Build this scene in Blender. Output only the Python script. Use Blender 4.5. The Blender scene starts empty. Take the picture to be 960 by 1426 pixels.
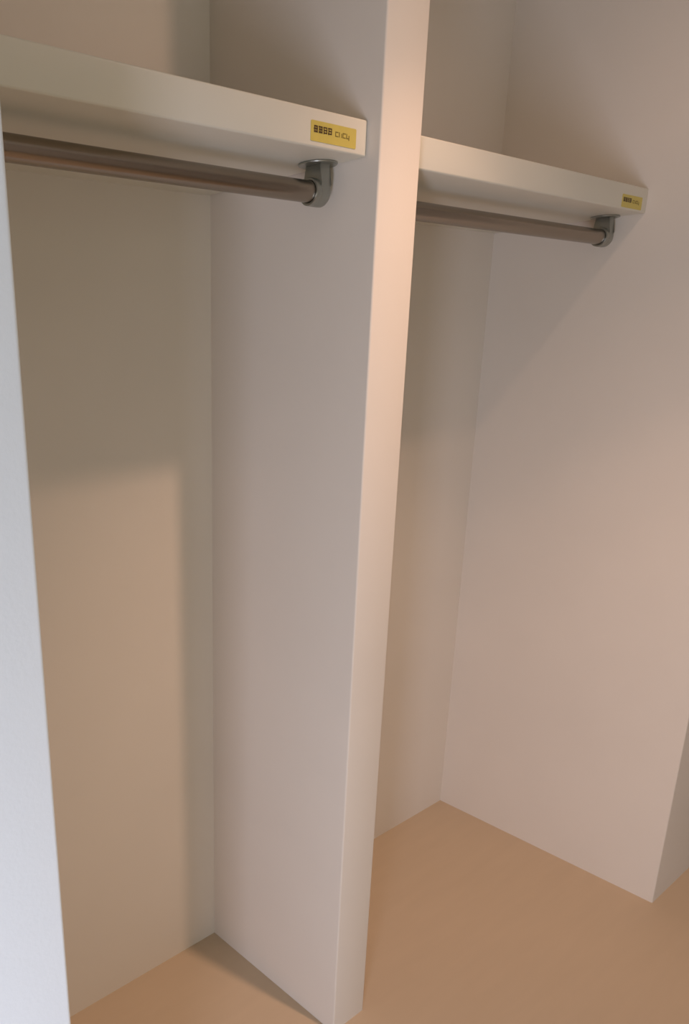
import bpy, bmesh, math, random
from mathutils import Vector, Matrix
random.seed(7)
S = bpy.context.scene
COL = S.collection

# ------------------------------------------------------------------ camera
F_PX, SX_PX, SY_PX = 1095.29, -231.07, 125.65        # focal length and off-centre lens shift, in px of the 960x1426 frame
yaw, pitch, roll = 0.657, -0.3111, -0.0193
fw = Vector((math.sin(yaw)*math.cos(pitch), math.cos(yaw)*math.cos(pitch), math.sin(pitch)))
rt0 = Vector((math.cos(yaw), -math.sin(yaw), 0)); up0 = rt0.cross(fw)
rt = math.cos(roll)*rt0 + math.sin(roll)*up0
up = -math.sin(roll)*rt0 + math.cos(roll)*up0
cam = bpy.data.objects.new('camera', bpy.data.cameras.new('camera')); COL.objects.link(cam)
M = Matrix((rt, up, -fw)).transposed().to_4x4(); M.translation = (-1.0726, -1.267, 1.4234)
cam.matrix_world = M
cam.data.sensor_fit = 'VERTICAL'; cam.data.sensor_height = 36.0; cam.data.sensor_width = 36.0*960/1426
cam.data.lens = F_PX/1426*36
cam.data.shift_x = -SX_PX/1426; cam.data.shift_y = SY_PX/1426
cam.data.clip_start = 0.02
S.camera = cam

# ------------------------------------------------------------------ light and exposure
S.view_settings.view_transform = 'Standard'; S.view_settings.look = 'None'
S.view_settings.gamma = 1.0; S.view_settings.use_curve_mapping = False
S.view_settings.exposure = 0.0
W = bpy.data.worlds.new('daylight'); S.world = W; W.use_nodes = True
W.node_tree.nodes['Background'].inputs[0].default_value = (0.72, 0.86, 1.0, 1)
W.node_tree.nodes['Background'].inputs[1].default_value = 0.25

LAMP = (0.11, -0.875, 2.40)                           # recessed ceiling lamp: narrow downward beam with weak spill to the sides
sp = bpy.data.lights.new('downlight_bulb', 'POINT'); sp.energy = 79; sp.color = (1.0, 0.63, 0.44); sp.shadow_soft_size = 0.026
sp.use_nodes = True; nt = sp.node_tree; em = nt.nodes['Emission']
tc = nt.nodes.new('ShaderNodeTexCoord'); sx = nt.nodes.new('ShaderNodeSeparateXYZ'); nt.links.new(tc.outputs['Normal'], sx.inputs[0])
ng = nt.nodes.new('ShaderNodeMath'); ng.operation = 'MULTIPLY'; ng.inputs[1].default_value = -1; nt.links.new(sx.outputs['Z'], ng.inputs[0])
ac = nt.nodes.new('ShaderNodeMath'); ac.operation = 'ARCCOSINE'; nt.links.new(ng.outputs[0], ac.inputs[0])
dv = nt.nodes.new('ShaderNodeMath'); dv.operation = 'DIVIDE'; dv.inputs[1].default_value = math.pi/2; nt.links.new(ac.outputs[0], dv.inputs[0])
fc = nt.nodes.new('ShaderNodeFloatCurve'); cv = fc.mapping.curves[0]      # angle from straight down / 90 deg -> relative strength
PROFILE = [(0, .70), (15, .97), (23, .90), (32, .60), (41, .145), (50, .045), (62, .085), (76, .03), (90, 0)]
while len(cv.points) < len(PROFILE): cv.points.new(.5, .5)
for p, (t, v) in zip(cv.points, PROFILE): p.location = (t/90, v); p.handle_type = 'VECTOR'
fc.mapping.extend = 'HORIZONTAL'; fc.mapping.update(); nt.links.new(dv.outputs[0], fc.inputs['Value']); nt.links.new(fc.outputs[0], em.inputs['Strength'])
spo = bpy.data.objects.new('downlight_bulb', sp); COL.objects.link(spo); spo.location = (LAMP[0], LAMP[1], 2.385)

WX, SY = -1.60, -3.0                                  # inner faces of the west and south room walls
WWIN = (-1.55, -1.27, 0.04, 1.10)                     # low slit window in the west wall: y0 y1 z0 z1
SWIN = (-1.45, -0.59, 0.08, 1.92)                     # unseen tall window added in the south wall for fill light: x0 x1 z0 z1
def daylight(name, sx_, sy_, e, col, loc, rot):
    a = bpy.data.lights.new(name, 'AREA'); a.shape = 'RECTANGLE'; a.size = sx_; a.size_y = sy_; a.energy = e; a.color = col
    o = bpy.data.objects.new(name, a); COL.objects.link(o); o.location = loc; o.rotation_euler = rot
F = 0.03
daylight('window_daylight_fill', WWIN[3]-WWIN[2]-2*F, WWIN[1]-WWIN[0]-2*F, 17.6, (0.76, 0.79, 0.96),
         (WX-.008, (WWIN[0]+WWIN[1])/2, (WWIN[2]+WWIN[3])/2), (0, -math.pi/2, 0))
daylight('window_daylight_fill', SWIN[1]-SWIN[0]-2*F, SWIN[3]-SWIN[2]-2*F, 5.2, (0.95, 1.0, 0.68),
         ((SWIN[0]+SWIN[1])/2, SY-.008, (SWIN[2]+SWIN[3])/2), (math.pi/2, 0, 0))  # added fill from behind the viewer, tuned to balance the brightness

# ------------------------------------------------------------------ materials
def mat(name, col, rough=0.6, metal=0.0, bump=0.0, bscale=300, var=0.0, vscale=4, spec=0.5, stretch=None, coat=0):
    m = bpy.data.materials.new(name); m.use_nodes = True
    nt = m.node_tree; N = nt.nodes; L = nt.links; b = N['Principled BSDF']
    b.inputs['Base Color'].default_value = (*col, 1); b.inputs['Roughness'].default_value = rough
    b.inputs['Metallic'].default_value = metal; b.inputs['Specular IOR Level'].default_value = spec
    b.inputs['Coat Weight'].default_value = coat
    tc = N.new('ShaderNodeTexCoord'); mp = N.new('ShaderNodeMapping'); L.new(tc.outputs['Object'], mp.inputs[0])
    if stretch: mp.inputs['Scale'].default_value = stretch
    if var:
        n = N.new('ShaderNodeTexNoise'); n.inputs['Scale'].default_value = vscale; n.inputs['Detail'].default_value = 5
        L.new(mp.outputs[0], n.inputs['Vector'])
        r = N.new('ShaderNodeMapRange'); r.inputs['From Min'].default_value = .3; r.inputs['From Max'].default_value = .7
        r.inputs['To Min'].default_value = 1-var; r.inputs['To Max'].default_value = 1+var; L.new(n.outputs['Fac'], r.inputs['Value'])
        mx = N.new('ShaderNodeMix'); mx.data_type = 'RGBA'; mx.blend_type = 'MULTIPLY'; mx.inputs['Factor'].default_value = 1
        mx.inputs['A'].default_value = (*col, 1); L.new(r.outputs[0], mx.inputs['B']); L.new(mx.outputs['Result'], b.inputs['Base Color'])
    if bump:
        n2 = N.new('ShaderNodeTexNoise'); n2.inputs['Scale'].default_value = bscale; n2.inputs['Detail'].default_value = 3
        L.new(mp.outputs[0], n2.inputs['Vector'])
        bp = N.new('ShaderNodeBump'); bp.inputs['Strength'].default_value = bump; bp.inputs['Distance'].default_value = 0.001
        L.new(n2.outputs['Fac'], bp.inputs['Height']); L.new(bp.outputs[0], b.inputs['Normal'])
    return m
WALL = mat('white_wallpaper', (0.76, 0.705, 0.64), 0.9, bump=0.12, bscale=160, var=0.02, vscale=3, spec=0.25)
JAMB = mat('white_jamb_daylight_tint', (0.78, 0.85, 0.92), 0.6, bump=0.2, bscale=220, spec=0.25)  # white jamb, with the cool cast of daylight put into its colour
CEIL = mat('ceiling_paper', (0.80, 0.78, 0.75), 0.9, bump=0.2, bscale=200, spec=0.2)
FLOOR = mat('tan_floor_sheet', (0.56, 0.445, 0.32), 0.45, bump=0.04, bscale=60, var=0.018, vscale=5, spec=0.35, stretch=(1, 7, 1))
BOARD = mat('cream_shelf_board', (0.72, 0.70, 0.62), 0.42, var=0.01, vscale=6, spec=0.4)
PIPE = mat('brown_satin_pipe', (0.33, 0.285, 0.235), 0.26, metal=1.0, var=0.03, vscale=20, stretch=(.3, 8, 8))
CHROME = mat('grey_zinc_bracket', (0.36, 0.37, 0.34), 0.35, metal=0.85, var=0.04, vscale=40)
YELLOW = mat('yellow_sticker', (0.62, 0.51, 0.12), 0.4, var=0.03, vscale=60)
INK = mat('dark_brown_ink', (0.07, 0.035, 0.012), 0.5, var=0.05, vscale=80)
PALEINK = mat('olive_ink', (0.20, 0.15, 0.03), 0.5, var=0.05, vscale=80)
ALU = mat('white_window_frame', (0.75, 0.75, 0.75), 0.4, var=0.01)
def glass():
    m = bpy.data.materials.new('window_glass'); m.use_nodes = True; nt = m.node_tree; N = nt.nodes; L = nt.links
    N.remove(N['Principled BSDF']); t = N.new('ShaderNodeBsdfTransparent'); g = N.new('ShaderNodeBsdfGlossy'); x = N.new('ShaderNodeMixShader')
    g.inputs['Roughness'].default_value = 0.02; x.inputs[0].default_value = 0.08; t.inputs[0].default_value = (.95, .98, .97, 1)
    L.new(t.outputs[0], x.inputs[1]); L.new(g.outputs[0], x.inputs[2]); L.new(x.outputs[0], N['Material Output'].inputs[0]); return m
GLASS = glass()
def glow(c, s):
    m = bpy.data.materials.new('lamp_glow'); m.use_nodes = True; b = m.node_tree.nodes['Principled BSDF']
    b.inputs['Emission Color'].default_value = (*c, 1); b.inputs['Emission Strength'].default_value = s; return m
GLOW = glow((1.0, 0.74, 0.52), 2)

# ------------------------------------------------------------------ mesh helpers
def link(name, bm, m, parent=None, smooth=False, origin=None):
    if origin is not None: bmesh.ops.translate(bm, vec=-Vector(origin), verts=bm.verts)
    bmesh.ops.recalc_face_normals(bm, faces=bm.faces)
    me = bpy.data.meshes.new(name); bm.to_mesh(me); bm.free(); me.materials.append(m)
    if smooth:
        for p in me.polygons: p.use_smooth = True
        me.set_sharp_from_angle(angle=math.radians(35))
    o = bpy.data.objects.new(name, me); COL.objects.link(o)
    if origin is not None: o.location = origin
    if parent:
        o.parent = parent
    return o
def box(x0, x1, y0, y1, z0, z1, bm=None):
    bm = bm or bmesh.new()
    g = bmesh.ops.create_cube(bm, size=1.0)
    for v in g['verts']:
        v.co = ((x0+x1)/2+v.co.x*(x1-x0), (y0+y1)/2+v.co.y*(y1-y0), (z0+z1)/2+v.co.z*(z1-z0))
    return bm
def bevel(bm, r, seg=3, test=None):
    es = [e for e in bm.edges if test is None or test(e)]
    bmesh.ops.bevel(bm, geom=es, offset=r, segments=seg, profile=0.5, affect='EDGES', clamp_overlap=True)
    return bm
def vert_edge(e): return abs(e.verts[0].co.z-e.verts[1].co.z) > 0.5
def revolve(prof, axis='z', seg=40, c=(0, 0, 0), bm=None):
    """prof: list of (radius, position along axis); closed at ends when radius is 0"""
    bm = bm or bmesh.new(); rings = []
    for r, h in prof:
        ring = []
        for k in range(seg if r > 1e-6 else 1):
            a = 2*math.pi*k/seg; u, v = r*math.cos(a), r*math.sin(a)
            p = (u, v, h) if axis == 'z' else (h, u, v)
            ring.append(bm.verts.new(Vector(p)+Vector(c)))
        rings.append(ring)
    for a, b in zip(rings, rings[1:]):
        n = max(len(a), len(b))
        for k in range(n):
            q = [a[k % len(a)], a[(k+1) % len(a)], b[(k+1) % len(b)], b[k % len(b)]]
            u = []; [u.append(x) for x in q if x not in u]
            if len(u) > 2: bm.faces.new(u)
    return bm
def struct(name, bm, m, smooth=False, label=None):
    o = link(name, bm, m, smooth=smooth); o['kind'] = 'structure'
    if label: o['label'] = label
    return o
def empty(name, loc, label, cat, group=None):
    o = bpy.data.objects.new(name, None); COL.objects.link(o); o.location = loc; o.empty_display_size = .05
    o['label'] = label; o['category'] = cat
    if group: o['group'] = group
    return o

# ------------------------------------------------------------------ setting
CH = 2.40                                   # ceiling height
T, D = 0.10, 0.3984                         # middle wall: thickness, depth
RX, RE = 0.9724, 0.6506                     # right wall face, and where it ends
LX = -0.87                                  # left wall face (behind the front wall's nib)
FX, FY = -0.7805, -0.6984                   # front wall's free edge
X0, X1, Y0 = WX, 2.30, SY
struct('floor', box(X0-.1, X1+.1, Y0-.1, .1, -.06, 0), FLOOR, label='plain tan floor of closet and room')
cb = bmesh.new()                            # ceiling with a round cut-out for the recessed lamp: four boxes around a square hole hidden by the trim ring
h = .045; lx, ly = LAMP[0], LAMP[1]
box(X0-.1, lx-h, Y0-.1, .1, CH, CH+.12, cb); box(lx+h, X1+.1, Y0-.1, .1, CH, CH+.12, cb)
box(lx-h, lx+h, Y0-.1, ly-h, CH, CH+.12, cb); box(lx-h, lx+h, ly+h, .1, CH, CH+.12, cb)
struct('ceiling', cb, CEIL, label='plain white ceiling')
struct('wall_back', box(X0-.1, X1+.1, 0, .1, 0, CH), WALL, label='white wallpapered back wall of the closet')
struct('wall_middle', bevel(box(0, T, -D, 0, 0, CH), .0035, 3, lambda e: vert_edge(e) and e.verts[0].co.y < -.1), WALL, True,
       'white partition wall between the two closet bays')
struct('wall_right', bevel(box(RX, X1, -RE, 0, 0, CH), .004, 3, lambda e: vert_edge(e) and e.verts[0].co.y < -.1 and e.verts[0].co.x < 1.2), WALL, True,
       'white right side wall of the closet ending in a corner')
struct('wall_left', box(LX-.1, LX, FY+.1, 0, 0, CH), WALL, label='white left side wall of the closet')
struct('wall_front', bevel(box(X0, FX, FY, FY+.10, 0, CH), .0045, 3, lambda e: vert_edge(e) and e.verts[0].co.x > -1), JAMB, True,
       'bright daylit white wall edge at the left of the closet opening')
wb = bmesh.new(); y0, y1, z0, z1 = WWIN
box(X0-.1, X0, Y0, y0, 0, CH, wb); box(X0-.1, X0, y1, 0, 0, CH, wb)
box(X0-.1, X0, y0, y1, 0, z0, wb); box(X0-.1, X0, y0, y1, z1, CH, wb)
struct('wall_west', wb, WALL, label='white room wall with a low slit window')
wb = bmesh.new(); x0, x1, z0, z1 = SWIN
box(X0-.1, x0, Y0-.1, Y0, 0, CH, wb); box(x1, X1+.1, Y0-.1, Y0, 0, CH, wb)
box(x0, x1, Y0-.1, Y0, 0, z0, wb); box(x0, x1, Y0-.1, Y0, z1, CH, wb)
struct('wall_south', wb, WALL, label='white room wall behind the viewer with an added tall window')
struct('wall_east', box(X1, X1+.1, Y0, -RE, 0, CH), WALL, label='white room wall to the right')
def window(name, a0, a1, z0, z1, along_y):
    fb = bmesh.new(); pb = bmesh.new()
    def B(u0, u1, v0, v1, d0, d1, bm):
        if along_y: box(X0-d1, X0-d0, u0, u1, v0, v1, bm)
        else: box(u0, u1, Y0-d1, Y0-d0, v0, v1, bm)
    B(a0, a0+F, z0, z1, .010, .06, fb); B(a1-F, a1, z0, z1, .010, .06, fb)
    B(a0+F, a1-F, z0, z0+F, .010, .06, fb); B(a0+F, a1-F, z1-F, z1, .010, .06, fb)
    w = struct(name, fb, ALU); B(a0+F, a1-F, z0+F, z1-F, .020, .024, pb); link('pane', pb, GLASS, w)
window('window_1', *WWIN, True)
window('fill_window', *SWIN, False)

# recessed ceiling lamp (the room's lamp, above the closet opening)
dl = empty('downlight', (lx, ly, CH), 'small round recessed lamp in the ceiling in front of the partition', 'ceiling light')
link('trim_ring', revolve([(.044, .02), (.044, -.002), (.050, -.006), (.064, -.004), (.066, 0), (.064, .0005), (.0445, .0005)], 'z', 48), ALU, dl, True)
link('reflector', revolve([(.0435, .0), (.040, .04), (.032, .08), (0, .085)], 'z', 40), ALU, dl, True)
link('bulb', revolve([(0, .040), (.012, .044), (.022, .052), (.024, .062), (.018, .072), (.012, .078)], 'z', 32), GLOW, dl, True)

# ------------------------------------------------------------------ shelves with their yellow labels
ZB, ZT, SD = 1.6997, 1.75, 0.3732
def glyphs(bm, x, z, wdt, hgt, y, n, dense):
    """n printed characters of small upright and level strokes, too small to read in the photograph"""
    cw = wdt/n
    for i in range(n):
        a = x+i*cw+cw*.08; b = x+(i+1)*cw-cw*.10; ww = b-a
        if dense:
            for k in range(3):
                zz = z+hgt*(.08+.38*k); inset = ww*random.choice((0, .08, .14))
                box(a+inset, b-inset, y-.0003, y, zz, zz+hgt*.19, bm)
            for f_ in random.choice(((.08, .82), (.42, .84), (.1, .48, .84))):
                box(a+ww*f_, a+ww*f_+ww*.19, y-.00025, y, z+hgt*random.choice((0, .08)), z+hgt*.98, bm)
        else:
            box(a, a+ww*.22, y-.0003, y, z, z+hgt, bm)
            if i % 2 == 0: box(a, b, y-.00025, y, z+hgt*.8, z+hgt, bm)
            if i != 1: box(a, b, y-.00025, y, z, z+hgt*.18, bm)
            else: box(b-ww*.22, b, y-.0003, y, z, z+hgt*.8, bm)
            if i == 3: box(b-ww*.22, b, y-.0003, y, z-hgt*.3, z+hgt*.7, bm)
def shelf(x0, x1, dz, lx0, lz0, lw, lh, label):
    ox = (x0+x1)/2
    root = empty('closet_shelf', (ox, 0, ZB+dz), label, 'shelf', 'shelves across the closet bays')
    bm = box(x0-ox, x1-ox, -SD, 0, 0, ZT-ZB)
    bevel(bm, .0032, 3, lambda e: min(e.verts[0].co.y, e.verts[1].co.y) < -SD+.01)
    link('board', bm, BOARD, root, True)
    lb = bmesh.new(); box(lx0-ox, lx0+lw-ox, -SD-.0006, -SD+.0004, lz0-ZB, lz0+lh-ZB, lb)
    bevel(lb, .0018, 2, lambda e: abs(e.verts[0].co.y-e.verts[1].co.y) > .0005)
    st = link('paper_label', lb, YELLOW, root); st['label'] = 'small yellow sticker with dark printed characters'
    g1 = bmesh.new(); glyphs(g1, lx0-ox+lw*.05, lz0-ZB+lh*.42, lw*.41, lh*.34, -SD-.0006, 4, True)
    link('lettering', g1, INK, st)
    g2 = bmesh.new(); glyphs(g2, lx0-ox+lw*.52, lz0-ZB+lh*.42, lw*.33, lh*.25, -SD-.0006, 4, False)
    link('lettering', g2, PALEINK, st)
    return root
shelf(LX, 0-.0012, 0, -.1265, 1.7075, .099, .0265, 'long cream shelf board over the left bay, yellow sticker at its right end')
shelf(T+.0008, RX-.0008, -.0028, .851, 1.7005+.0028, .095, .0255, 'cream shelf board over the right bay, between partition and right wall')

# ------------------------------------------------------------------ hanging rails
def bracket(root, x, side, drop):
    """side = +1: the wall is on the +x side of the bracket"""
    by = 0
    sb = revolve([(0, 0), (.0235, 0), (.0235, -.0), (.0305, -.0006), (.0312, -.0016), (.0305, -.0030), (.012, -.0036), (0, -.0036)], 'z', 48)
    R = .0205; wx = .011
    nb = bmesh.new(); seg = 20; pts = []
    hw = .0165                                                    # upright plate: broad neck flowing into a rounded cup
    pts.append((-hw, -.003)); pts.append((hw, -.003))
    for k in range(seg+1):
        a = math.radians(28) - math.radians(236)*k/seg
        pts.append((R*math.cos(a), -drop+R*math.sin(a)))
    f0 = [nb.verts.new((-wx, y, z)) for y, z in pts]; f1 = [nb.verts.new((wx, y, z)) for y, z in pts]
    nb.faces.new(f0); nb.faces.new(f1)
    for k in range(len(pts)):
        nb.faces.new((f0[k], f0[(k+1) % len(pts)], f1[(k+1) % len(pts)], f1[k]))
    bmesh.ops.bevel(nb, geom=[e for e in nb.edges if abs(e.verts[0].co.x-e.verts[1].co.x) < 1e-6], offset=.0025, segments=2, affect='EDGES', profile=.5, clamp_overlap=True)
    b = link('bracket', nb, CHROME, root, True); b.location = (x, 0, 0)
    b['label'] = 'grey metal rail bracket with round top plate'
    link('top_plate', sb, CHROME, b, True)
    s = -side                                                     # socket collar faces the rod
    link('socket', revolve([(.0168, s*.009), (.0196, s*.009), (.0204, s*.0105), (.0204, s*.0185), (.0196, s*.0200), (.0168, s*.0200)], 'x', 40, (0, 0, -drop)), CHROME, b, True)
    link('screw', revolve([(0, side*.0112), (0, side*.0135), (.0030, side*.0135), (.0042, side*.0122), (.0042, side*.0105)], 'x', 20, (0, 0, -.024)), CHROME, b, True)
def rail(x0, x1, y, zr, zs, label):
    root = empty('hanging_rail', ((x0+x1)/2, y, zs), label, 'clothes rail', 'brown clothes rails under the closet shelves')
    ox = (x0+x1)/2; drop = zs-zr
    link('rod', revolve([(0, x0-ox+.004), (.015, x0-ox+.004), (.016, x0-ox+.005), (.016, x1-ox-.005), (.015, x1-ox-.004), (0, x1-ox-.004)], 'x', 48, (0, 0, -drop)), PIPE, root, True)
    bracket(root, x0-ox, -1, drop); bracket(root, x1-ox, 1, drop)
rail(LX+.034, -.0335, -.303, 1.6575, ZB, 'brown metal clothes rail hanging in the left bay, nearer the viewer')
rail(T+.034, .9385, -.300, 1.6525, ZB-.0028, 'brown metal clothes rail hanging in the right bay, beyond the partition')
